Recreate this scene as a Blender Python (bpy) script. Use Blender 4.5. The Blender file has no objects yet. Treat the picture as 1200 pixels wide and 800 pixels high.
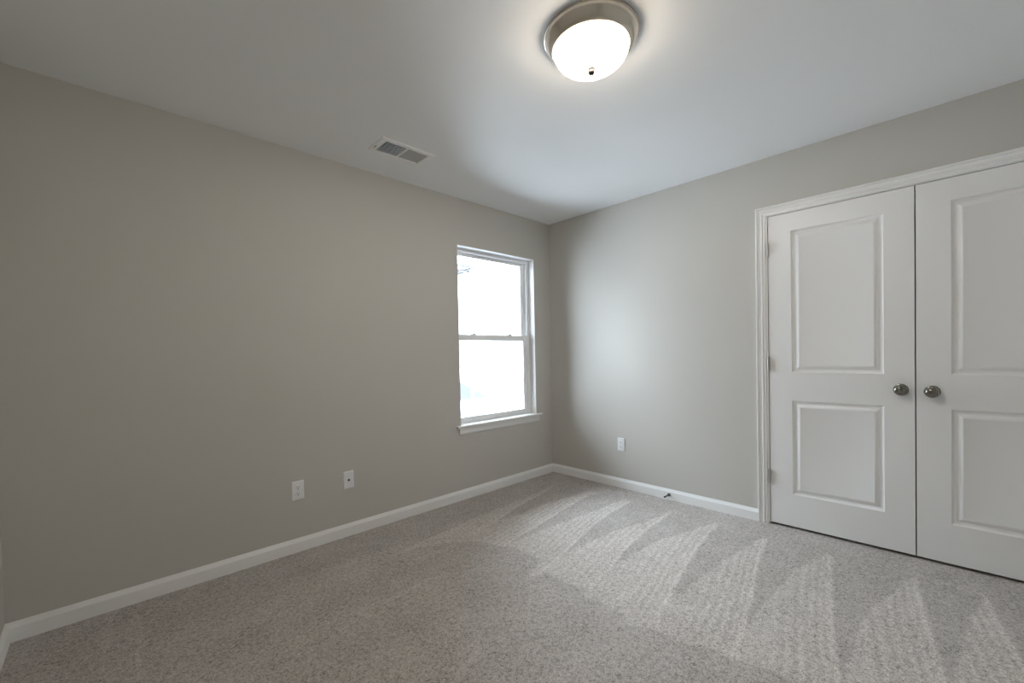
import bpy, bmesh, math, random
import numpy as np
from mathutils import Matrix, Vector

S = bpy.context.scene
COL = S.collection
PI = math.pi

# ------------------------------------------------------------------ camera
cam_d = bpy.data.cameras.new('camera')
cam = bpy.data.objects.new('camera', cam_d)
COL.objects.link(cam)
S.camera = cam
cam_d.sensor_width = 36.0
cam_d.lens = 498.884 / 1200 * 36
cam_d.shift_y = 22.942 / 1200
cam_d.clip_start = 0.02
cam_d.clip_end = 400
_r = (0.72027108, -0.69340004, -0.02014831)
_u = (0.02595912, -0.00208232, 0.99966084)
_f = (0.69320682, 0.72054982, -0.01650022)
cam.matrix_world = Matrix(((_r[0], _u[0], -_f[0], -3.23586),
                           (_r[1], _u[1], -_f[1], -2.79699),
                           (_r[2], _u[2], -_f[2], 1.16346),
                           (0, 0, 0, 1)))

# ------------------------------------------------------------------ light and exposure
SKY = 20.0            # bright overcast sky
LAMP = 1.38            # bulbs of the ceiling lamp
GLOW = 3.3            # glow of its frosted bowl
S.view_settings.view_transform = 'Standard'
S.view_settings.look = 'None'
S.view_settings.gamma = 1.0
S.view_settings.exposure = 0.0
S.view_settings.use_curve_mapping = False

W = bpy.data.worlds.new('overcast_sky')
S.world = W
W.use_nodes = True
nt = W.node_tree
nt.nodes.clear()
wo = nt.nodes.new('ShaderNodeOutputWorld')
bg = nt.nodes.new('ShaderNodeBackground')
bg.inputs['Color'].default_value = (0.80, 0.90, 1.02, 1)
# overcast luminance: dimmer at the horizon, brightest overhead
wtc = nt.nodes.new('ShaderNodeTexCoord')
wsx = nt.nodes.new('ShaderNodeSeparateXYZ')
wmr = nt.nodes.new('ShaderNodeMapRange')
wmr.inputs['From Min'].default_value = 0.0
wmr.inputs['From Max'].default_value = 1.0
wmr.inputs['To Min'].default_value = SKY * 0.40
wmr.inputs['To Max'].default_value = SKY * 1.7
nt.links.new(wtc.outputs['Generated'], wsx.inputs[0])
nt.links.new(wsx.outputs['Z'], wmr.inputs['Value'])
nt.links.new(wmr.outputs[0], bg.inputs['Strength'])
nt.links.new(bg.outputs[0], wo.inputs[0])

pd = bpy.data.lights.new('window_portal', 'AREA')    # samples the sky through the window, gives no light of its own
pd.shape = 'RECTANGLE'
pd.size = 0.95
pd.size_y = 1.52
pd.cycles.is_portal = True
po = bpy.data.objects.new('window_portal', pd)
COL.objects.link(po)
po.location = (-0.683, 0.19, 1.326)
po.rotation_euler = (-PI / 2, 0, 0)

S.cycles.use_denoising = True
S.cycles.max_bounces = 14
S.cycles.diffuse_bounces = 8
S.cycles.transparent_max_bounces = 12
S.cycles.sample_clamp_indirect = 6
S.cycles.caustics_reflective = False
S.cycles.caustics_refractive = False
S.cycles.use_adaptive_sampling = False


# ------------------------------------------------------------------ materials
def mat(name, color, rough=0.6, metal=0.0, spec=0.5, bump=None, mottle=None, emis=None):
    m = bpy.data.materials.new(name)
    m.use_nodes = True
    t = m.node_tree
    b = t.nodes['Principled BSDF']
    b.inputs['Base Color'].default_value = (*color, 1)
    b.inputs['Roughness'].default_value = rough
    b.inputs['Metallic'].default_value = metal
    b.inputs['Specular IOR Level'].default_value = spec
    tc = t.nodes.new('ShaderNodeTexCoord')
    if mottle:
        n = t.nodes.new('ShaderNodeTexNoise')
        n.inputs['Scale'].default_value = mottle[0]
        n.inputs['Detail'].default_value = 3
        t.links.new(tc.outputs['Object'], n.inputs['Vector'])
        mx = t.nodes.new('ShaderNodeMix')
        mx.data_type = 'RGBA'
        a = mottle[1]
        mx.inputs['A'].default_value = (*[c * (1 - a) for c in color], 1)
        mx.inputs['B'].default_value = (*[min(1, c * (1 + a)) for c in color], 1)
        t.links.new(n.outputs['Fac'], mx.inputs['Factor'])
        t.links.new(mx.outputs['Result'], b.inputs['Base Color'])
    if bump:
        n2 = t.nodes.new('ShaderNodeTexNoise')
        n2.inputs['Scale'].default_value = bump[0]
        n2.inputs['Detail'].default_value = 4
        t.links.new(tc.outputs['Object'], n2.inputs['Vector'])
        bp = t.nodes.new('ShaderNodeBump')
        bp.inputs['Strength'].default_value = bump[1]
        bp.inputs['Distance'].default_value = bump[2]
        t.links.new(n2.outputs['Fac'], bp.inputs['Height'])
        t.links.new(bp.outputs['Normal'], b.inputs['Normal'])
    if emis:
        b.inputs['Emission Color'].default_value = (*emis[0], 1)
        b.inputs['Emission Strength'].default_value = emis[1]
    return m


WALL = mat('greige_wall_paint', (0.55, 0.534, 0.500), 0.75, spec=0.25, bump=(260, 0.06, 0.002), mottle=(1.5, 0.01))
CEIL = mat('white_ceiling_paint', (0.89, 0.90, 0.915), 0.5, spec=0.5, bump=(220, 0.05, 0.002), mottle=(1.2, 0.01))
TRIM = mat('white_semigloss_trim', (0.84, 0.845, 0.845), 0.35, spec=0.5)
DOOR = mat('white_door_paint', (0.82, 0.825, 0.825), 0.4, spec=0.45, bump=(90, 0.03, 0.001))
VINYL = mat('white_vinyl', (0.90, 0.91, 0.92), 0.35)
PLATE = mat('white_wall_plate', (0.82, 0.83, 0.85), 0.3)
SLOT = mat('dark_slot', (0.03, 0.03, 0.03), 0.6)
NICKEL = mat('brushed_nickel', (0.66, 0.61, 0.54), 0.25, metal=1.0)
KNOB = mat('satin_nickel_knob', (0.24, 0.23, 0.21), 0.16, metal=1.0)
HINGE = mat('satin_nickel_hinge', (0.55, 0.54, 0.51), 0.35, metal=1.0)
DARKMETAL = mat('dark_bronze_metal', (0.10, 0.10, 0.10), 0.4, metal=0.8)
RUBBER = mat('grey_rubber', (0.08, 0.08, 0.08), 0.8)
DARK = mat('dark_duct', (0.02, 0.02, 0.02), 0.9)
VENT = mat('white_painted_steel', (0.88, 0.88, 0.88), 0.45)
LOUVER = mat('grey_painted_steel_blades', (0.66, 0.67, 0.66), 0.5)
CLOSET = mat('closet_paint', (0.30, 0.29, 0.27), 0.9)
SHINGLE = mat('grey_asphalt_shingles', (0.040, 0.042, 0.045), 0.9, mottle=(3, 0.25))
SIDING = mat('white_house_siding', (0.80, 0.81, 0.82), 0.7)
EAVE_SHADE = mat('eave_shade_grey', (0.035, 0.038, 0.042), 0.6)  # fascia shadow put into the colour of the eave parts
LAWN = mat('pale_ground', (0.84, 0.84, 0.84), 0.95, mottle=(0.8, 0.2))
BULB = mat('lit_bulb', (0.9, 0.88, 0.84), 0.5, emis=((1.0, 0.96, 0.91), 500 * LAMP))
PAN = mat('white_lamp_pan', (0.8, 0.8, 0.78), 0.5)
FINIAL = mat('aged_nickel', (0.045, 0.036, 0.028), 0.5, metal=0.6)


def bowl_mat():
    m = bpy.data.materials.new('frosted_glass_bowl')
    m.use_nodes = True
    t = m.node_tree
    t.nodes.clear()
    o = t.nodes.new('ShaderNodeOutputMaterial')
    tr = t.nodes.new('ShaderNodeBsdfTransparent')
    tr.inputs[0].default_value = (1.0, 0.97, 0.93, 1)
    em = t.nodes.new('ShaderNodeEmission')
    em.inputs[0].default_value = (1.0, 0.86, 0.68, 1)
    em.inputs[1].default_value = 10.0 * GLOW
    mx = t.nodes.new('ShaderNodeMixShader')
    mx.inputs[0].default_value = 0.5
    t.links.new(tr.outputs[0], mx.inputs[1])
    t.links.new(em.outputs[0], mx.inputs[2])
    t.links.new(mx.outputs[0], o.inputs[0])
    return m


BOWL = bowl_mat()


def glass_mat():
    m = bpy.data.materials.new('window_glass')
    m.use_nodes = True
    t = m.node_tree
    t.nodes.clear()
    o = t.nodes.new('ShaderNodeOutputMaterial')
    tr = t.nodes.new('ShaderNodeBsdfTransparent')
    tr.inputs[0].default_value = (0.96, 0.98, 0.98, 1)
    gl = t.nodes.new('ShaderNodeBsdfGlossy')
    gl.inputs['Roughness'].default_value = 0.02
    fr = t.nodes.new('ShaderNodeFresnel')
    fr.inputs['IOR'].default_value = 1.3
    mx = t.nodes.new('ShaderNodeMixShader')
    t.links.new(fr.outputs[0], mx.inputs[0])
    t.links.new(tr.outputs[0], mx.inputs[1])
    t.links.new(gl.outputs[0], mx.inputs[2])
    t.links.new(mx.outputs[0], o.inputs[0])
    return m


GLASS = glass_mat()


def carpet_mat():
    """Cut-pile carpet: flecked yarn tufts; 'pile_lay' is the direction the vacuum left the pile lying."""
    m = bpy.data.materials.new('cut_pile_carpet')
    m.use_nodes = True
    t = m.node_tree
    L = t.links.new
    b = t.nodes['Principled BSDF']
    b.inputs['Roughness'].default_value = 1.0
    b.inputs['Specular IOR Level'].default_value = 0.05
    tc = t.nodes.new('ShaderNodeTexCoord')
    at = t.nodes.new('ShaderNodeAttribute')
    at.attribute_name = 'pile_lay'

    def noise(scale, detail=2, rough=0.5, vec=None):
        n = t.nodes.new('ShaderNodeTexNoise')
        n.inputs['Scale'].default_value = scale
        n.inputs['Detail'].default_value = detail
        n.inputs['Roughness'].default_value = rough
        L(vec or tc.outputs['Object'], n.inputs['Vector'])
        return n.outputs['Fac']

    def math_(op, a, c, clamp=False):
        n = t.nodes.new('ShaderNodeMath')
        n.operation = op
        n.use_clamp = clamp
        for i, q in enumerate((a, c)):
            if isinstance(q, (int, float)):
                n.inputs[i].default_value = q
            else:
                L(q, n.inputs[i])
        return n.outputs[0]

    fine = noise(185, 3, 0.6)
    mid = noise(62, 2, 0.5)
    big = noise(5, 2, 0.5)
    # fleck factor
    f = math_('ADD', math_('MULTIPLY', math_('SUBTRACT', fine, 0.5), 1.9), math_('MULTIPLY', math_('SUBTRACT', mid, 0.5), 0.8))
    f = math_('ADD', f, math_('MULTIPLY', math_('SUBTRACT', big, 0.5), 0.25))
    f = math_('ADD', f, 0.5, True)
    ramp = t.nodes.new('ShaderNodeValToRGB')
    e = ramp.color_ramp.elements
    e[0].position = 0.0
    e[0].color = (0.160, 0.143, 0.128, 1)
    e[1].position = 1.0
    e[1].color = (0.75, 0.71, 0.68, 1)
    k = ramp.color_ramp.elements.new(0.45)
    k.color = (0.50, 0.466, 0.438, 1)
    L(f, ramp.inputs[0])
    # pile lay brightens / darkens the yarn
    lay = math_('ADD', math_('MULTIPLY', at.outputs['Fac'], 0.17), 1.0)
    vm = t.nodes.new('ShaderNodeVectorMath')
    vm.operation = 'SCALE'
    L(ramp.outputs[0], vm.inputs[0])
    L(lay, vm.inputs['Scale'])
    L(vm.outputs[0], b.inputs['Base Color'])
    bp = t.nodes.new('ShaderNodeBump')
    bp.inputs['Strength'].default_value = 0.75
    bp.inputs['Distance'].default_value = 0.006
    L(math_('ADD', noise(190, 3, 0.6), math_('MULTIPLY', mid, 0.5)), bp.inputs['Height'])
    L(bp.outputs['Normal'], b.inputs['Normal'])
    return m


CARPET = carpet_mat()


# ------------------------------------------------------------------ mesh helpers
def tag(o, label=None, cat=None, group=None, kind=None):
    if label: o['label'] = label
    if cat: o['category'] = cat
    if group: o['group'] = group
    if kind: o['kind'] = kind
    return o


def finish(name, bm, material, parent=None, smooth=False, kind=None, bevel=None, loc=None):
    bmesh.ops.recalc_face_normals(bm, faces=bm.faces)
    me = bpy.data.meshes.new(name)
    bm.to_mesh(me)
    bm.free()
    me.materials.append(material)
    if smooth:
        me.polygons.foreach_set('use_smooth', [True] * len(me.polygons))
        try:
            me.set_sharp_from_angle(angle=math.radians(40))
        except Exception:
            pass
    o = bpy.data.objects.new(name, me)
    COL.objects.link(o)
    if parent:
        o.parent = parent
        o.matrix_parent_inverse = Matrix.Identity(4)
    if loc:
        o.location = loc
    if bevel:
        md = o.modifiers.new('bevel', 'BEVEL')
        md.width = bevel
        md.segments = 2
        md.limit_method = 'ANGLE'
    if kind:
        o['kind'] = kind
    return o


def box(bm, x0, x1, y0, y1, z0, z1):
    v = [bm.verts.new((x, y, z)) for x in (x0, x1) for y in (y0, y1) for z in (z0, z1)]
    for f in ((0, 1, 3, 2), (4, 6, 7, 5), (0, 4, 5, 1), (2, 3, 7, 6), (0, 2, 6, 4), (1, 5, 7, 3)):
        bm.faces.new([v[i] for i in f])


def boxes(name, bl, material, parent=None, **k):
    bm = bmesh.new()
    for b in bl:
        box(bm, *b)
    return finish(name, bm, material, parent, **k)


def empty(name, loc=(0, 0, 0), rz=0):
    o = bpy.data.objects.new(name, None)
    COL.objects.link(o)
    o.location = loc
    o.rotation_euler = (0, 0, rz)
    return o


def lathe(bm, prof, axis='z', seg=48, origin=(0, 0, 0)):
    """prof = [(radius, height along axis)]"""
    rings = []
    for r, h in prof:
        ring = []
        if r < 1e-6:
            p = {'z': (0, 0, h), 'x': (h, 0, 0), 'y': (0, h, 0)}[axis]
            ring = [bm.verts.new(tuple(origin[i] + p[i] for i in range(3)))]
        else:
            for i in range(seg):
                a = 2 * PI * i / seg
                c, s = r * math.cos(a), r * math.sin(a)
                p = {'z': (c, s, h), 'x': (h, c, s), 'y': (c, h, s)}[axis]
                ring.append(bm.verts.new(tuple(origin[j] + p[j] for j in range(3))))
        rings.append(ring)
    for a, b in zip(rings, rings[1:]):
        if len(a) == 1 and len(b) == 1:
            continue
        if len(a) == 1:
            for i in range(seg):
                bm.faces.new((a[0], b[i], b[(i + 1) % seg]))
        elif len(b) == 1:
            for i in range(seg):
                bm.faces.new((a[i], a[(i + 1) % seg], b[0]))
        else:
            for i in range(seg):
                bm.faces.new((a[i], a[(i + 1) % seg], b[(i + 1) % seg], b[i]))


def sweep(bm, path, prof, closed_ends=True):
    """path: list of functions mapping profile point -> 3D point (one per station); prof: closed polygon"""
    st = [[bm.verts.new(fn(p)) for p in prof] for fn in path]
    n = len(prof)
    for a, b in zip(st, st[1:]):
        for i in range(n):
            bm.faces.new((a[i], a[(i + 1) % n], b[(i + 1) % n], b[i]))
    if closed_ends:
        bm.faces.new(st[0])
        bm.faces.new(list(reversed(st[-1])))


# ------------------------------------------------------------------ dimensions
X0, X1 = -3.563, 0.0          # west / east wall faces
Y0, Y1 = -3.60, 0.0           # south / north wall faces
FZ, CZ = -0.02, 2.44          # carpet top / ceiling
T = 0.13                      # wall thickness
# window opening in the north wall
WX0, WX1, WZ0, WZ1 = -1.139, -0.231, 0.588, 2.063
# closet opening in the east wall
OY0, OY1, OZ1 = -3.396, -1.902, 2.066
# register hole in ceiling
VX0, VX1, VY0, VY1 = -1.996, -1.705, -0.476, -0.330

# ------------------------------------------------------------------ room shell
# carpet surface with pile-lay map
TR = [
    ([(-0.153, -0.272), (-0.608, -0.384), (-0.933, -0.447), (-1.244, -0.536)], [(-1.057, -0.571), (-0.727, -0.557), (-0.453, -0.615), (-0.247, -0.612)]),
    ([(-0.254, -0.704), (-0.486, -0.701), (-0.869, -0.772), (-1.111, -0.809), (-1.324, -0.841), (-1.466, -0.87)], [(-1.264, -0.867), (-1.0, -0.884), (-0.733, -0.918), (-0.399, -0.94), (-0.128, -0.968)]),
    ([(-0.124, -1.034), (-0.339, -1.032), (-0.615, -1.044), (-0.914, -1.101), (-1.157, -1.161), (-1.294, -1.197)], [(-1.212, -1.203), (-1.038, -1.216), (-0.774, -1.249), (-0.515, -1.313), (-0.264, -1.347)]),
    ([(-0.254, -1.365), (-0.614, -1.378), (-0.971, -1.424), (-1.25, -1.49)], [(-1.044, -1.49), (-0.757, -1.512), (-0.336, -1.633), (-0.161, -1.668)]),
    ([(-0.246, -1.686), (-0.582, -1.715), (-0.884, -1.761), (-1.127, -1.809), (-1.29, -1.85)], [(-1.247, -1.864), (-1.015, -1.876), (-0.757, -1.894), (-0.301, -1.958), (-0.168, -1.97)]),
    ([(-0.25, -1.981), (-0.594, -2.036), (-0.901, -2.101), (-1.215, -2.165), (-1.377, -2.193)], [(-1.272, -2.183), (-0.982, -2.179), (-0.628, -2.204), (-0.335, -2.263), (-0.173, -2.296)]),
    ([(-0.208, -2.305), (-0.583, -2.362), (-0.894, -2.415), (-1.189, -2.47), (-1.384, -2.52)], [(-1.144, -2.517), (-0.872, -2.517), (-0.603, -2.57), (-0.258, -2.65)]),
    ([(-0.241, -2.66), (-0.59, -2.7), (-0.807, -2.73), (-1.065, -2.77), (-1.24, -2.80)], [(-0.942, -2.803), (-0.714, -2.825), (-0.496, -2.851), (-0.277, -2.896)]),
    ([(-0.229, -2.905), (-0.408, -2.915), (-0.6, -2.941), (-0.778, -2.969), (-1.2, -3.05)], [(-0.85, -3.03), (-0.654, -3.016), (-0.391, -3.062), (-0.185, -3.116)]),
    ([(-0.229, -3.18), (-0.6, -3.23), (-1.2, -3.33)], [(-0.9, -3.31), (-0.391, -3.36), (-0.185, -3.42)]),
]
BD = [(-1.954, -0.457), (-1.713, -0.558), (-1.548, -0.697), (-1.456, -0.914), (-1.446, -1.144), (-1.648, -1.218), (-1.547, -1.285), (-1.545, -1.445), (-1.52, -1.527), (-1.592, -1.539), (-1.564, -1.599), (-1.57, -1.756), (-1.626, -1.811), (-1.573, -1.89), (-1.583, -2.019), (-1.531, -2.129), (-1.525, -2.209), (-1.493, -2.317), (-1.513, -2.389), (-1.50, -2.8), (-1.52, -3.6)]
ST = [[(-1.664, -0.627), (-2.001, -0.637)], [(-1.335, -1.685), (-1.656, -1.677)], [(-1.661, -1.23), (-1.445, -1.246), (-1.206, -1.243)], [(-1.477, -1.113), (-1.649, -1.114)], [(-1.908, -1.772), (-2.096, -1.799)], [(-1.925, -0.404), (-2.284, -0.37), (-2.523, -0.335)], [(-1.931, -0.873), (-2.239, -0.881), (-2.553, -0.845)], [(-2.1, -0.415), (-2.341, -0.394)], [(-2.37, -1.231), (-2.623, -1.206)], [(-2.506, -0.606), (-2.77, -0.622)], [(-3.145, -0.02), (-3.169, -0.711)], [(-3.237, -0.02), (-3.259, -0.36)], [(-2.192, -1.483), (-2.331, -1.503)]]


def inpoly(px, py, poly):
    r = np.zeros(px.shape, bool)
    n = len(poly)
    for i in range(n):
        xa, ya = poly[i]
        xb, yb = poly[(i + 1) % n]
        c = ((ya > py) != (yb > py))
        with np.errstate(divide='ignore', invalid='ignore'):
            xi = (xb - xa) * (py - ya) / (yb - ya + 1e-12) + xa
        r ^= (c & (px < xi))
    return r


def dist_line(px, py, pts):
    d = np.full(px.shape, 9.0)
    for (xa, ya), (xb, yb) in zip(pts, pts[1:]):
        dx, dy = xb - xa, yb - ya
        t = np.clip(((px - xa) * dx + (py - ya) * dy) / (dx * dx + dy * dy), 0, 1)
        d = np.minimum(d, np.hypot(px - xa - t * dx, py - ya - t * dy))
    return d


def make_floor():
    h = 0.0072
    nx = int((X1 + T - X0 + T) / h)
    ny = int((Y1 + T - Y0 + T) / h)
    xs = np.linspace(X0 - T, X1 + T, nx)
    ys = np.linspace(Y0 - T, Y1 + T, ny)
    GX, GY = np.meshgrid(xs, ys, indexing='ij')
    rng = np.random.default_rng(4)
    # small wobble so no track has a ruler-straight edge
    low = rng.standard_normal((60, 60))
    def up(a, jx, jy):
        ix = (GX - xs[0]) / (xs[-1] - xs[0]) * (a.shape[0] - 2)
        iy = (GY - ys[0]) / (ys[-1] - ys[0]) * (a.shape[1] - 2)
        i, j = ix.astype(int), iy.astype(int)
        fx, fy = ix - i, iy - j
        return (a[i, j] * (1 - fx) * (1 - fy) + a[i + 1, j] * fx * (1 - fy) + a[i, j + 1] * (1 - fx) * fy + a[i + 1, j + 1] * fx * fy)
    wob = up(low, 0, 0) * 0.006
    px, py = GX + wob, GY + up(rng.standard_normal((60, 60)), 0, 0) * 0.005
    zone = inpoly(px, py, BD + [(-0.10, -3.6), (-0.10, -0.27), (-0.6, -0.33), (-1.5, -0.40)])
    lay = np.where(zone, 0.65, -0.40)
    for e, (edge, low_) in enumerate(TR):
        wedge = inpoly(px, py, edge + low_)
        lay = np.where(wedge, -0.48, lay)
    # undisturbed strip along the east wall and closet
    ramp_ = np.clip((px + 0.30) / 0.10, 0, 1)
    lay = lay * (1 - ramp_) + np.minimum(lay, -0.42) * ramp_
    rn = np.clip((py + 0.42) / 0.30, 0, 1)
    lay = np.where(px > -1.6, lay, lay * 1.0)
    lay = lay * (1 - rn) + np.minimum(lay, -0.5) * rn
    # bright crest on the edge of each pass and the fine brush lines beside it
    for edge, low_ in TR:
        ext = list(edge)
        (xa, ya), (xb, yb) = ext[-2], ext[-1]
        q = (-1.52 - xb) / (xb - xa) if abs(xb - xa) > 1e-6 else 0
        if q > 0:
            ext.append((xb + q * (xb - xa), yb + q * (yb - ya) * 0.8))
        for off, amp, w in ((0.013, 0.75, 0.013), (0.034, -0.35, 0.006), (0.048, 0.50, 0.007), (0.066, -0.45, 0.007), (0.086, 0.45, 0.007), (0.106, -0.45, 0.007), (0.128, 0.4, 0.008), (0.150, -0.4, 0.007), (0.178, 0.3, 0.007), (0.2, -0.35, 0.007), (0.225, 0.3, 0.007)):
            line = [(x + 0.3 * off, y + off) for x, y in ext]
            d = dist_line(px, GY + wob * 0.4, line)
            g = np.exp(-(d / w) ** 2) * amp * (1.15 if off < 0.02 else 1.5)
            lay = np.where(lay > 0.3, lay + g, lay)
    for s in ST:
        d = dist_line(px, py, s)
        lay = lay + 0.5 * np.exp(-(d / 0.016) ** 2)
    # faint broad streaks in the trodden part
    for k in range(16):
        yy = -0.3 - 0.21 * k
        a = rng.uniform(-0.08, 0.08)
        sgn = rng.uniform(0.06, 0.18) * (1 if k % 2 else -1)
        d = np.abs(py - yy - a * (px + 2.5))
        lay = np.where(zone, lay, lay + sgn * np.exp(-(d / 0.06) ** 2))
    # soften one cell
    for _ in range(1):
        lay[1:-1, 1:-1] = (lay[1:-1, 1:-1] * 2 + lay[:-2, 1:-1] + lay[2:, 1:-1] + lay[1:-1, :-2] + lay[1:-1, 2:]) / 6
    Z = np.full(GX.shape, FZ)
    co = np.stack([GX, GY, Z], -1).reshape(-1, 3)
    idx = np.arange(nx * ny).reshape(nx, ny)
    q = np.stack([idx[:-1, :-1], idx[1:, :-1], idx[1:, 1:], idx[:-1, 1:]], -1).reshape(-1, 4)
    me = bpy.data.meshes.new('floor')
    me.vertices.add(len(co))
    me.vertices.foreach_set('co', co.ravel())
    me.loops.add(q.size)
    me.loops.foreach_set('vertex_index', q.ravel().astype(np.int32))
    me.polygons.add(len(q))
    me.polygons.foreach_set('loop_start', np.arange(0, q.size, 4, dtype=np.int32))
    me.update(calc_edges=True)
    at = me.attributes.new('pile_lay', 'FLOAT', 'POINT')
    at.data.foreach_set('value', lay.ravel().astype(np.float32))
    me.materials.append(CARPET)
    o = bpy.data.objects.new('floor', me)
    COL.objects.link(o)
    tag(o, 'light beige-grey cut pile carpet with vacuum tracks', 'floor', kind='structure')
    return o


make_floor()
boxes('floor_slab', [(X0 - T, X1 + 0.75, Y0 - T, Y1 + T, FZ - 0.2, FZ - 0.003)], CLOSET, kind='structure').name = 'subfloor'

# ceiling with a hole for the register
boxes('ceiling', [(X0 - T, VX0, Y0 - T, Y1 + T, CZ, CZ + 0.15), (VX1, X1 + T, Y0 - T, Y1 + T, CZ, CZ + 0.15),
                  (VX0, VX1, Y0 - T, VY0, CZ, CZ + 0.15), (VX0, VX1, VY1, Y1 + T, CZ, CZ + 0.15)], CEIL, kind='structure')
NT = 0.17
boxes('wall_north', [(X0 - T, WX0, 0, NT, FZ - 0.2, CZ), (WX1, X1 + T, 0, NT, FZ - 0.2, CZ),
                     (WX0, WX1, 0, NT, FZ - 0.2, WZ0 - 0.022), (WX0, WX1, 0, NT, WZ1, CZ)], WALL, kind='structure')
boxes('wall_east', [(0, T, OY1, 0, FZ - 0.2, CZ), (0, T, Y0 - T, OY0, FZ - 0.2, CZ), (0, T, OY0, OY1, OZ1, CZ)], WALL, kind='structure')
boxes('wall_west', [(X0 - T, X0, Y0 - T, 0, FZ - 0.2, CZ)], WALL, kind='structure')
boxes('wall_south', [(X0, X1, Y0 - T, Y0, FZ - 0.2, CZ)], WALL, kind='structure')
# closet behind the doors
boxes('wall_closet', [(0.75, 0.80, -3.55, -1.75, FZ - 0.2, CZ), (T, 0.75, -3.60, -3.55, FZ - 0.2, CZ),
                      (T, 0.75, -1.75, -1.70, FZ - 0.2, CZ), (T, 0.80, -3.6, -1.70, CZ, CZ + 0.05)], CLOSET, kind='structure')

# baseboards: flat face with an eased ogee top
BP = [(0.0, FZ), (0.0145, FZ), (0.0145, 0.038), (0.0142, 0.0405), (0.0130, 0.0425), (0.0040, 0.0585), (0.0030, 0.0610), (0.0, 0.0615)]


def baseboard(name, a, b, nrm):
    """a, b = ends on the wall face, nrm = into the room; ends mitred by mt (0/1)"""
    ax = Vector(b[:2]) - Vector(a[:2])
    ax.normalize()
    bm = bmesh.new()
    fa = lambda p: (a[0] + nrm[0] * p[0] + ax.x * p[0] * a[2], a[1] + nrm[1] * p[0] + ax.y * p[0] * a[2], p[1])
    fb = lambda p: (b[0] + nrm[0] * p[0] - ax.x * p[0] * b[2], b[1] + nrm[1] * p[0] - ax.y * p[0] * b[2], p[1])
    sweep(bm, [fa, fb], BP)
    return finish(name, bm, TRIM, smooth=True, kind='structure')


baseboard('baseboard_north', (X0, 0, 1), (0, 0, 1), (0, -1))
baseboard('baseboard_east', (0, 0, 1), (0, -1.859, 0), (-1, 0))
baseboard('baseboard_west', (X0, Y0, 1), (X0, 0, 1), (1, 0))
baseboard('baseboard_south', (X0, Y0, 1), (X1, Y0, 1), (0, 1))
baseboard('baseboard_east_2', (0, -3.439, 0), (0, Y0, 1), (-1, 0)).name = 'baseboard_east_return'

# ------------------------------------------------------------------ closet casing and jamb
CP = [(0.0, 0.0), (0.0, -0.0080), (0.0012, -0.0090), (0.0095, -0.0090), (0.0110, -0.0045), (0.0145, -0.0045), (0.0165, -0.0100), (0.0195, -0.0122), (0.0235, -0.0120),
      (0.0270, -0.0085), (0.0330, -0.0085), (0.0410, -0.0125), (0.0430, -0.0085), (0.0460, -0.0085), (0.0475, -0.0150), (0.0490, -0.0160), (0.0560, -0.0160), (0.0580, -0.0140), (0.0580, 0.0)]
ci0, ci1, cz = -3.381, -1.917, 2.053   # inner edge of the casing
bm = bmesh.new()
path = [lambda p: (p[1], ci1 + p[0], FZ), lambda p: (p[1], ci1 + p[0], cz + p[0]),
        lambda p: (p[1], ci0 - p[0], cz + p[0]), lambda p: (p[1], ci0 - p[0], FZ)]
sweep(bm, path, CP)
tag(finish('trim_1', bm, TRIM, smooth=True), 'white moulded casing round the closet doors', 'door casing', kind='structure')
jamb = boxes('trim_2', [(0.0, T, -1.928, OY1, FZ, OZ1), (0.0, T, OY0, -3.370, FZ, OZ1),
                 (0.0, T, -3.370, -1.928, 2.0485, OZ1),
                 (0.042, 0.054, -1.938, -1.928, FZ, 2.0485),
                 (0.042, 0.054, -3.370, -3.360, FZ, 2.0485)], TRIM)
tag(jamb, 'white jamb lining the closet opening', 'door jamb', kind='structure')


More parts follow.
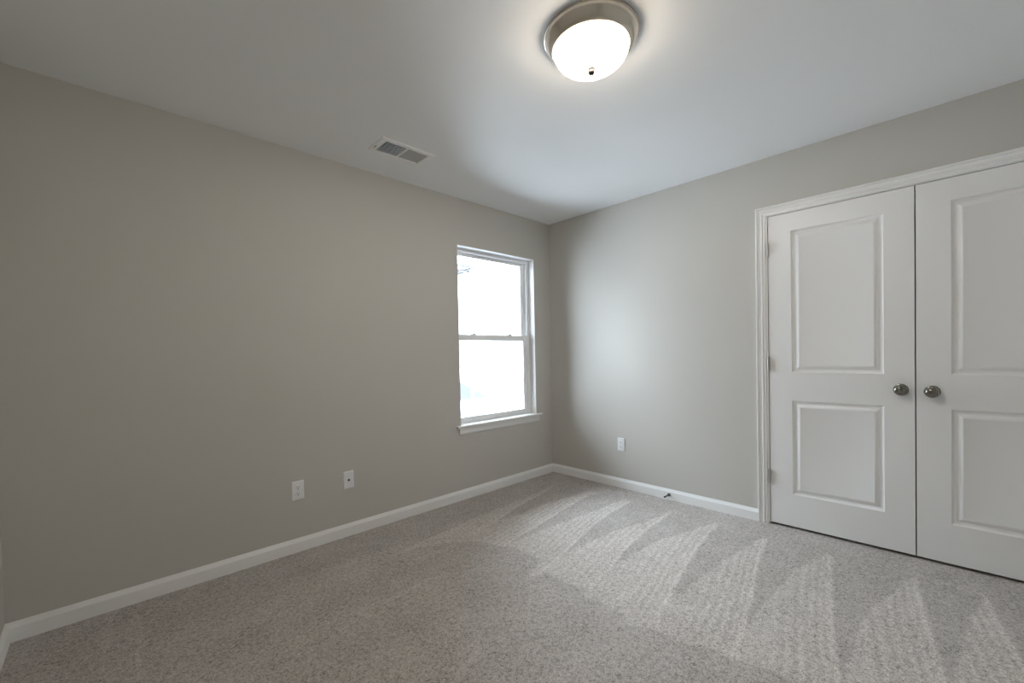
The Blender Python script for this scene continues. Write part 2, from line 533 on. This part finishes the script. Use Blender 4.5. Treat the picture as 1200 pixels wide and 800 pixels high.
# ------------------------------------------------------------------ closet doors
def door_slab(y0, y1, z0, z1, parent):
    """two-panel moulded door; front face at x=0.001 looking to -x"""
    xf, xb = 0.001, 0.036
    if y0 > -2.66:   # left door in view
        pa, pb = -2.516, -2.062
    else:
        pa, pb = -3.241, -2.786
    panels = [(pa, pb, 0.207, 0.823), (pa, pb, 1.006, 1.926)]
    bm = bmesh.new()

    def quad(a, b, c, d):
        bm.faces.new([bm.verts.new(p) for p in (a, b, c, d)])
    ysl = [y0, pa, pb, y1]
    zsl = [z0, 0.207, 0.823, 1.006, 1.926, z1]
    for i in range(3):
        for j in range(5):
            if i == 1 and j in (1, 3):
                continue
            quad((xf, ysl[i], zsl[j]), (xf, ysl[i + 1], zsl[j]), (xf, ysl[i + 1], zsl[j + 1]), (xf, ysl[i], zsl[j + 1]))
    prof = [(0, 0), (0.001, 0.0022), (0.006, 0.0072), (0.012, 0.0115), (0.017, 0.0128), (0.0205, 0.0122),
            (0.026, 0.0088), (0.033, 0.0052), (0.040, 0.0024), (0.0440, 0.0010), (0.0455, 0.0016)]
    for a, b, c, d in panels:
        rings = []
        for ins, dep in prof:
            rings.append([bm.verts.new((xf + dep, y, z)) for y, z in ((a + ins, c + ins), (b - ins, c + ins), (b - ins, d - ins), (a + ins, d - ins))])
        for r0, r1 in zip(rings, rings[1:]):
            for i in range(4):
                bm.faces.new((r0[i], r0[(i + 1) % 4], r1[(i + 1) % 4], r1[i]))
        bm.faces.new(rings[-1])
    # back and edges
    quad((xb, y0, z0), (xb, y0, z1), (xb, y1, z1), (xb, y1, z0))
    quad((xf, y0, z0), (xb, y0, z0), (xb, y1, z0), (xf, y1, z0))
    quad((xf, y0, z1), (xf, y1, z1), (xb, y1, z1), (xb, y0, z1))
    quad((xf, y0, z0), (xf, y0, z1), (xb, y0, z1), (xb, y0, z0))
    quad((xf, y1, z0), (xb, y1, z0), (xb, y1, z1), (xf, y1, z1))
    bmesh.ops.remove_doubles(bm, verts=bm.verts, dist=1e-5)
    o = finish('door_slab', bm, DOOR, parent)
    me = o.data
    me.polygons.foreach_set('use_smooth', [True] * len(me.polygons))
    me.set_sharp_from_angle(angle=math.radians(28))
    return o


def knob(parent, y, z):
    bm = bmesh.new()
    lathe(bm, [(0.0, 0.0), (0.0325, 0.0), (0.0335, -0.002), (0.0325, -0.005), (0.028, -0.0075), (0.014, -0.009), (0.0115, -0.013), (0.011, -0.026), (0.0, -0.026)], 'x', 48, (0.001, y, z))
    r = finish('rosette', bm, KNOB, parent, smooth=True)
    bm = bmesh.new()
    lathe(bm, [(0.0, -0.024), (0.012, -0.024), (0.020, -0.028), (0.0268, -0.036), (0.0285, -0.043), (0.0275, -0.050), (0.024, -0.0555), (0.019, -0.0585),
               (0.0165, -0.0580), (0.014, -0.0595), (0.008, -0.0612), (0.0, -0.0618)], 'x', 48, (0.001, y, z))
    finish('door_knob', bm, KNOB, parent, smooth=True)


def hinge(parent, y, z, sgn):
    bm = bmesh.new()
    hh = 0.0445
    lathe(bm, [(0, -hh - 0.006), (0.003, -hh - 0.005), (0.0042, -hh - 0.002), (0.0068, -hh), (0.0068, -0.0275), (0.0062, -0.027), (0.0068, -0.0265), (0.0068, -0.0095), (0.0062, -0.009),
               (0.0068, -0.0085), (0.0068, 0.0085), (0.0062, 0.009), (0.0068, 0.0095), (0.0068, 0.0265), (0.0062, 0.027), (0.0068, 0.0275), (0.0068, hh), (0.0042, hh + 0.002), (0.003, hh + 0.005), (0, hh + 0.006)],
          'z', 20, (-0.0095, y, z))
    box(bm, -0.006, 0.030, y - 0.0011, y + 0.0011, z - hh, z + hh)
    return finish('hinge', bm, HINGE, parent, smooth=True)


DG = 2.6480
d1 = tag(empty('door_1', (0, 0, 0)), 'white two-panel closet door with its knob on the right side', 'door', kind='structure')
door_slab(-DG + 0.0028, -1.9320, -0.003, 2.0440, d1)
knob(d1, -2.588, 0.919)
for z in (1.8255, 1.0635, 0.3055):
    hinge(d1, -1.9300, z, 1)
d2 = tag(empty('door_2', (0, 0, 0)), 'white two-panel closet door with its knob on the left side', 'door', kind='structure')
door_slab(-3.3660, -DG - 0.0028, -0.003, 2.0440, d2)
knob(d2, -2.7135, 0.9135)
for z in (1.8255, 1.0635, 0.3055):
    hinge(d2, -3.3680, z, -1)

# ------------------------------------------------------------------ window
w = tag(empty('window_1', ((WX0 + WX1) / 2, 0, 0)), 'white vinyl double-hung window with blown-out daylight behind', 'window', kind='structure')
wx = (WX0 + WX1) / 2


def wboxes(name, bl, material, parent=w, **k):
    return boxes(name, [(a - wx, b - wx, c, d, e, f) for a, b, c, d, e, f in bl], material, parent, **k)


# white painted return lining the opening
wboxes('window_jamb', [(WX0, WX0 + 0.004, 0.0, 0.078, WZ0, WZ1), (WX1 - 0.004, WX1, 0.0, 0.078, WZ0, WZ1), (WX0 + 0.004, WX1 - 0.004, 0.0, 0.078, WZ1 - 0.004, WZ1)], TRIM)
FW = 0.022
wboxes('window_frame', [
    (WX0, WX0 + FW, 0.078, NT, WZ0, WZ1), (WX1 - FW, WX1, 0.078, NT, WZ0, WZ1),
    (WX0 + FW, WX1 - FW, 0.078, NT, WZ1 - FW, WZ1), (WX0 + FW, WX1 - FW, 0.078, NT, WZ0 - 0.022, WZ0 + 0.004),
    # parting stops
    (WX0 + FW, WX0 + FW + 0.007, 0.079, 0.087, WZ0, WZ1 - FW), (WX1 - FW - 0.007, WX1 - FW, 0.079, 0.087, WZ0, WZ1 - FW),
    (WX0 + FW, WX0 + FW + 0.006, 0.117, 0.121, WZ0, WZ1 - FW), (WX1 - FW - 0.006, WX1 - FW, 0.117, 0.121, WZ0, WZ1 - FW),
    (WX0 + FW, WX1 - FW, 0.079, 0.118, WZ1 - FW - 0.006, WZ1 - FW)], VINYL, bevel=0.0012)


def sash(name, xa, xb, za, zb, ya, yb, st, top, bot):
    s = wboxes(name, [(xa, xa + st, ya, yb, za, zb), (xb - st, xb, ya, yb, za, zb),
                      (xa + st, xb - st, ya, yb, zb - top, zb), (xa + st, xb - st, ya, yb, za, za + bot),
                      # glazing bead
                      (xa + st, xa + st + 0.006, ya + 0.008, yb - 0.004, za + bot, zb - top), (xb - st - 0.006, xb - st, ya + 0.008, yb - 0.004, za + bot, zb - top),
                      (xa + st, xb - st, ya + 0.008, yb - 0.004, za + bot, za + bot + 0.006), (xa + st, xb - st, ya + 0.008, yb - 0.004, zb - top - 0.006, zb - top)],
               VINYL, bevel=0.0015)
    g = wboxes('glass_pane', [(xa + st, xb - st, (ya + yb) / 2 - 0.002, (ya + yb) / 2 + 0.002, za + bot, zb - top)], GLASS, parent=s)
    return s


sx0, sx1 = WX0 + FW + 0.001, WX1 - FW - 0.001
sash('upper_sash', sx0, sx1, 1.296, WZ1 - FW - 0.001, 0.122, 0.150, 0.026, 0.022, 0.030)
ls = sash('lower_sash', sx0, sx1, WZ0 + 0.005, 1.338, 0.088, 0.116, 0.036, 0.044, 0.034)
for x in (-0.905, -0.478):
    k = wboxes('sash_lock', [(x - 0.022, x + 0.022, 0.090, 0.112, 1.338, 1.345), (x - 0.010, x + 0.014, 0.086, 0.104, 1.345, 1.354), (x - 0.016, x + 0.004, 0.081, 0.090, 1.340, 1.350)], VINYL, parent=ls, bevel=0.0015)
# stool and apron
bm = bmesh.new()
sp = [(0.078, WZ0 - 0.021), (-0.026, WZ0 - 0.021), (-0.030, WZ0 - 0.017), (-0.0315, WZ0 - 0.0105), (-0.030, WZ0 - 0.004), (-0.026, WZ0 - 0.0005), (0.078, WZ0)]
# inside the opening
sweep(bm, [lambda p: (WX0 - wx, p[0], p[1]), lambda p: (WX1 - wx, p[0], p[1])], sp)
sp2 = [(0.0, WZ0 - 0.021)] + sp[1:6] + [(0.0, WZ0 - 0.0003)]
sweep(bm, [lambda p: (-1.185 - wx, p[0], p[1]), lambda p: (WX0 - wx, p[0], p[1])], sp2)
sweep(bm, [lambda p: (WX1 - wx, p[0], p[1]), lambda p: (-0.176 - wx, p[0], p[1])], sp2)
finish('window_sill', bm, TRIM, w, smooth=True)
bm = bmesh.new()
ap = [(0.0, WZ0 - 0.021), (-0.017, WZ0 - 0.021), (-0.017, WZ0 - 0.034), (-0.0135, WZ0 - 0.040), (-0.0135, WZ0 - 0.052), (-0.012, WZ0 - 0.064), (-0.008, WZ0 - 0.074), (-0.004, WZ0 - 0.079), (0, WZ0 - 0.079)]
sweep(bm, [lambda p: (-1.160 - wx + (-p[1] + WZ0 - 0.021) * 0.12, p[0], p[1]), lambda p: (-0.196 - wx - (-p[1] + WZ0 - 0.021) * 0.12, p[0], p[1])], ap)
finish('window_apron', bm, TRIM, w, smooth=True)

# ------------------------------------------------------------------ ceiling lamp
lp = tag(empty('ceiling_lamp', (-1.780, -1.781, CZ)), 'flush round ceiling lamp with brushed nickel ring and glowing white glass bowl', 'ceiling lamp')
bm = bmesh.new()
lathe(bm, [(0.0, -0.001), (0.182, -0.001), (0.1900, -0.0012), (0.1906, -0.0030), (0.1900, -0.0055), (0.1880, -0.0065), (0.1862, -0.0070), (0.1855, -0.0100), (0.1850, -0.0140), (0.1842, -0.0170),
           (0.1810, -0.0230), (0.1760, -0.0320), (0.1695, -0.0430), (0.1620, -0.0510), (0.1560, -0.0540), (0.1525, -0.0550), (0.1500, -0.0540), (0.1497, -0.050), (0.1497, -0.030), (0.170, -0.008), (0.170, -0.001)], 'z', 96)
finish('lamp_ring', bm, NICKEL, lp, smooth=True)
bm = bmesh.new()
lathe(bm, [(0.0, -0.002), (0.146, -0.002), (0.148, -0.030), (0.1465, -0.030), (0.1445, -0.0035), (0.0, -0.0035)], 'z', 64)
finish('lamp_pan', bm, PAN, lp, smooth=True)
for a in (0.6, 0.6 + PI):
    bm = bmesh.new()
    lathe(bm, [(0, -0.078), (0.010, -0.0765), (0.019, -0.072), (0.0255, -0.064), (0.028, -0.054), (0.0265, -0.044), (0.021, -0.035), (0.0145, -0.027), (0.0125, -0.020), (0.0125, -0.004), (0, -0.004)],
          'z', 20, (0.062 * math.cos(a), 0.062 * math.sin(a), 0))
    finish('bulb', bm, BULB, lp, smooth=True)
bm = bmesh.new()
bowl = [(0.149, -0.046)]
for i in range(15):
    a = i / 14 * PI / 2
    bowl.append((0.149 * math.cos(a) ** 0.8 if i < 14 else 0.0, -0.053 - 0.079 * math.sin(a)))
lathe(bm, bowl, 'z', 72)
tag(finish('glass_bowl', bm, BOWL, lp, smooth=True), 'glowing white glass bowl')
bm = bmesh.new()
lathe(bm, [(0.0, -0.130), (0.0150, -0.1305), (0.0160, -0.133), (0.0148, -0.136), (0.0135, -0.138), (0.0135, -0.140), (0.0138, -0.143), (0.0135, -0.147), (0.0115, -0.151), (0.006, -0.154), (0.0, -0.155)], 'z', 32)
finish('finial', bm, FINIAL, lp, smooth=True)

# ------------------------------------------------------------------ ceiling register
vn = tag(empty('ceiling_vent', ((VX0 + VX1) / 2, (VY0 + VY1) / 2, CZ)), 'white rectangular ceiling air vent with two banks of slats', 'air vent')
vx, vy = (VX0 + VX1) / 2, (VY0 + VY1) / 2
hx, hy = (VX1 - VX0) / 2, (VY1 - VY0) / 2
ox, oy = 0.180, 0.100
bm = bmesh.new()
pr = [(0, 0.0), (0.002, -0.004), (0.010, -0.0065), (0.030, -0.0075)]


def frame_rings(bm, rings):
    vs = [[bm.verts.new((sx * a, sy * b, z)) for sx, sy in ((-1, -1), (1, -1), (1, 1), (-1, 1))] for a, b, z in rings]
    for r0, r1 in zip(vs, vs[1:]):
        for i in range(4):
            bm.faces.new((r0[i], r0[(i + 1) % 4], r1[(i + 1) % 4], r1[i]))


ix, iy = hx - 0.002, hy - 0.002
frame_rings(bm, [(ox, oy, -0.0002), (ox - 0.002, oy - 0.002, -0.004), (ox - 0.010, oy - 0.010, -0.0065), (ix + 0.003, iy + 0.003, -0.0075), (ix, iy, -0.0065), (ix, iy, 0.018)])
finish('vent_frame', bm, VENT, vn, smooth=False)
boxes('center_bar', [(-0.007, 0.005, -iy, iy, -0.0072, 0.016)], VENT, vn)
bm = bmesh.new()
bx0 = (-hx, hx, -hy, hy)
# galvanised boot above, five inner sides
box(bm, -hx - 0.003, -hx - 0.001, -hy, hy, 0.0, 0.20)
box(bm, hx + 0.001, hx + 0.003, -hy, hy, 0.0, 0.20)
box(bm, -hx, hx, -hy - 0.003, -hy - 0.001, 0.0, 0.20)
box(bm, -hx, hx, hy + 0.001, hy + 0.003, 0.0, 0.20)
box(bm, -hx, hx, -hy, hy, 0.20, 0.203)
finish('duct_boot', bm, DARK, vn)


def bank(name, xa, xb, n, lean, material):
    bm = bmesh.new()
    for i in range(n):
        x = xa + (xb - xa) * (i + 0.5) / n
        # blades run across the short side, thin sloped plates
        dx, dz = 0.0075 * lean, 0.0075
        p = [(x - dx, -0.005), (x + dx, -0.005 + 2 * dz)]
        t = 0.0006
        v = []
        for yy in (-iy, iy):
            for (xx, zz), s in ((p[0], -1), (p[1], -1), (p[1], 1), (p[0], 1)):
                v.append(bm.verts.new((xx + s * t, yy, zz)))
        for f in ((0, 1, 2, 3), (7, 6, 5, 4), (0, 4, 5, 1), (1, 5, 6, 2), (2, 6, 7, 3), (3, 7, 4, 0)):
            bm.faces.new([v[j] for j in f])
    return finish(name, bm, material, vn)


bank('louver_bank', -ix + 0.002, -0.009, 9, 0.72, LOUVER)
bank('louver_bank', 0.007, ix - 0.002, 9, -1.0, LOUVER)
boxes('lever', [(-ox + 0.013, -ox + 0.0165, 0.012, 0.046, -0.0085, -0.0062)], DARKMETAL, vn)
for sx_ in (-ox + 0.012, ox - 0.012):
    bm = bmesh.new()
    lathe(bm, [(0, -0.0095), (0.003, -0.009), (0.0045, -0.007), (0.0045, -0.006), (0, -0.006)], 'z', 16, (sx_, -0.02, 0))
    finish('screw', bm, VENT, vn, smooth=True)


# ------------------------------------------------------------------ wall plates (built facing -y, then turned)
def plate_mesh(parent):
    bm = bmesh.new()
    a, b = 0.035, 0.0575
    vs = []
    for ins, d in ((0, 0), (0.0005, -0.003), (0.0035, -0.0055), (0.006, -0.006)):
        vs.append([bm.verts.new((sx * (a - ins), d, sz * (b - ins))) for sx, sz in ((-1, -1), (1, -1), (1, 1), (-1, 1))])
    for r0, r1 in zip(vs, vs[1:]):
        for i in range(4):
            bm.faces.new((r0[i], r0[(i + 1) % 4], r1[(i + 1) % 4], r1[i]))
    bm.faces.new(vs[-1])
    bm.faces.new(list(reversed(vs[0])))
    return finish('wall_plate', bm, PLATE, parent)


def disc_xz(bm, cx, cz_, r, d0, d1, seg=24, flat=None):
    f = [(0, d0), (r, d0), (r, d1), (r - 0.0008, d1 - 0.0006), (0, d1 - 0.0006)]
    lathe(bm, f, 'y', seg, (cx, 0, cz_))
    if flat:
        for v in bm.verts:
            if abs(v.co.x - cx) < r + 1e-4 and abs(v.co.z - cz_) < r + 1e-4:
                v.co.z = max(cz_ - flat, min(cz_ + flat, v.co.z))


def make_outlet(loc, rz, label):
    e = tag(empty('wall_outlet', loc, rz), label, 'outlet')
    plate_mesh(e)
    for sz in (-1, 1):
        bm = bmesh.new()
        disc_xz(bm, 0, sz * 0.0195, 0.0172, -0.0058, -0.0078, 32, flat=0.0143)
        rc = finish('receptacle', bm, PLATE, e)
        bm = bmesh.new()
        zc = sz * 0.0195
        box(bm, -0.0072, -0.0050, -0.0088, -0.0080, zc - 0.001, zc + 0.0085)
        box(bm, 0.0050, 0.0072, -0.0088, -0.0080, zc + 0.000, zc + 0.0075)
        lathe(bm, [(0, -0.0080), (0.0030, -0.0080), (0.0030, -0.0088), (0, -0.0088)], 'y', 16, (0, 0, zc - 0.0075))
        finish('slot', bm, SLOT, rc)
    bm = bmesh.new()
    lathe(bm, [(0, -0.0055), (0.0035, -0.0055), (0.0032, -0.0068), (0, -0.0074)], 'y', 20)
    finish('screw', bm, PLATE, e, smooth=True)
    return e


make_outlet((-2.392, 0, 0.3535), 0, 'white duplex power outlet low on the window wall, left of the cable jack plate')
make_outlet((0, -0.785, 0.3575), -PI / 2, 'white duplex power outlet low on the wall between the window corner and the closet doors')
cx_ = tag(empty('cable_jack', (-2.077, 0, 0.350), 0), 'white wall plate with a single round cable jack at its centre', 'wall plate')
plate_mesh(cx_)
bm = bmesh.new()
lathe(bm, [(0, -0.0055), (0.0072, -0.0055), (0.0072, -0.0085), (0.0050, -0.009), (0.0048, -0.0150), (0.0030, -0.0155), (0.0028, -0.012), (0, -0.012)], 'y', 24)
finish('coaxial_socket', bm, DARKMETAL, cx_, smooth=True)
for z in (-0.042, 0.042):
    bm = bmesh.new()
    lathe(bm, [(0, -0.0055), (0.0034, -0.0055), (0.0032, -0.0068), (0, -0.0074)], 'y', 20, (0, 0, z))
    finish('screw', bm, PLATE, cx_, smooth=True)

# ------------------------------------------------------------------ door stop on the east baseboard
ds = tag(empty('door_stop', (-0.0145, -1.22, 0.020)), 'small dark metal door stop sticking out of the right-hand baseboard', 'door stop')
bm = bmesh.new()
lathe(bm, [(0, 0), (0.013, 0), (0.013, -0.003), (0.010, -0.006), (0.006, -0.009), (0, -0.009)], 'x', 24)
finish('flange', bm, DARKMETAL, ds, smooth=True)
bm = bmesh.new()
prof = [(0, -0.008)]
for i in range(26):
    x = -0.009 - i * 0.0022
    prof += [(0.0040, x), (0.0050, x - 0.0011)]
prof += [(0.0040, -0.067), (0, -0.067)]
lathe(bm, prof, 'x', 14)
finish('rod', bm, DARKMETAL, ds, smooth=True)
bm = bmesh.new()
lathe(bm, [(0, -0.065), (0.0068, -0.065), (0.0075, -0.070), (0.0068, -0.078), (0.004, -0.080), (0, -0.080)], 'x', 20)
finish('rubber_tip', bm, RUBBER, ds, smooth=True)

# ------------------------------------------------------------------ outside the window
boxes('ground', [(-60, 80, 1.5, 120, -3.3, -3.1)], LAWN, kind='structure')

hs = tag(empty('neighbor_house', (0.0, 9.0, -3.1)), 'pale two storey house with grey shade bands coloured onto its eaves, washed out beyond the window', 'house')
EX, EZ = 6.281, 4.258 + 3.1


def hboxes(name, bl, material, parent=hs, **k):
    return boxes(name, bl, material, parent, **k)


hboxes('house_wall', [(-4.0, EX - 0.42, 0.40, 8.0, 0.0, EZ - 0.20)], SIDING)
# roof: low hip with overhanging eaves
bm = bmesh.new()
xa, xb, ya, yb = -4.4, EX, 0.0, 8.4
v = [bm.verts.new(p) for p in ((xa, ya, EZ), (xb, ya, EZ), (xb, yb, EZ), (xa, yb, EZ), (xa + 4.2, 4.2, EZ + 0.06), (xb - 4.2, 4.2, EZ + 0.06))]
for f in ((0, 1, 5, 4), (1, 2, 5), (2, 3, 4, 5), (3, 0, 4), (0, 3, 2, 1)):
    bm.faces.new([v[i] for i in f])
finish('house_roof', bm, SIDING, hs)
hboxes('gutter', [(xa, xb, ya - 0.09, ya, EZ - 0.055, EZ + 0.0), (xb, xb + 0.09, ya - 0.09, yb, EZ - 0.055, EZ + 0.0)], EAVE_SHADE)
hboxes('eave_shade_band', [(xa + 0.05, xb - 0.11, ya + 0.03, ya + 0.10, EZ - 0.185, EZ - 0.135), (xb - 0.2, xb - 0.11, ya + 0.03, yb, EZ - 0.185, EZ - 0.135)], EAVE_SHADE)  # gutter and this band: grey colour stands in for shade at the eave

gr = tag(empty('garage_wing', (4.0, 7.0, -3.1)), 'low wing with grey shingled roof and white vent pipe, washed out beyond the window', 'house')
# front gable slope descending to the right
bm = bmesh.new()
ge = 5.121 - 4.0
gz = -0.119 + 3.1
sl = (0.403 + 0.119) / (5.121 - 4.17)
xl = ge - 3.2
prof = [(xl, gz + sl * 3.2), (ge, gz), (ge, gz - 0.03), (xl, gz - 0.03)]
# hip face seen from the window: ridge runs back and to the left
v = [bm.verts.new(p) for p in ((xl, 0, gz), (ge, 0, gz), (ge, 1.7, gz), (xl, 1.7, gz), (xl, 0.85, gz + sl * 2.6), (ge - 2.2, 0.85, gz + sl * 2.6))]
for f in ((0, 1, 5, 4), (1, 2, 5), (2, 3, 4, 5), (0, 4, 3), (0, 3, 2, 1)):
    bm.faces.new([v[i] for i in f])
finish('wing_roof', bm, SHINGLE, gr)
boxes('wing_wall', [(xl, ge - 0.10, 0.08, 1.6, 0.0, gz)], SIDING, gr)
boxes('wing_chimney', [(0.283, 0.353, -0.33, -0.26, 0.0, gz + 0.33)], SIDING, gr)
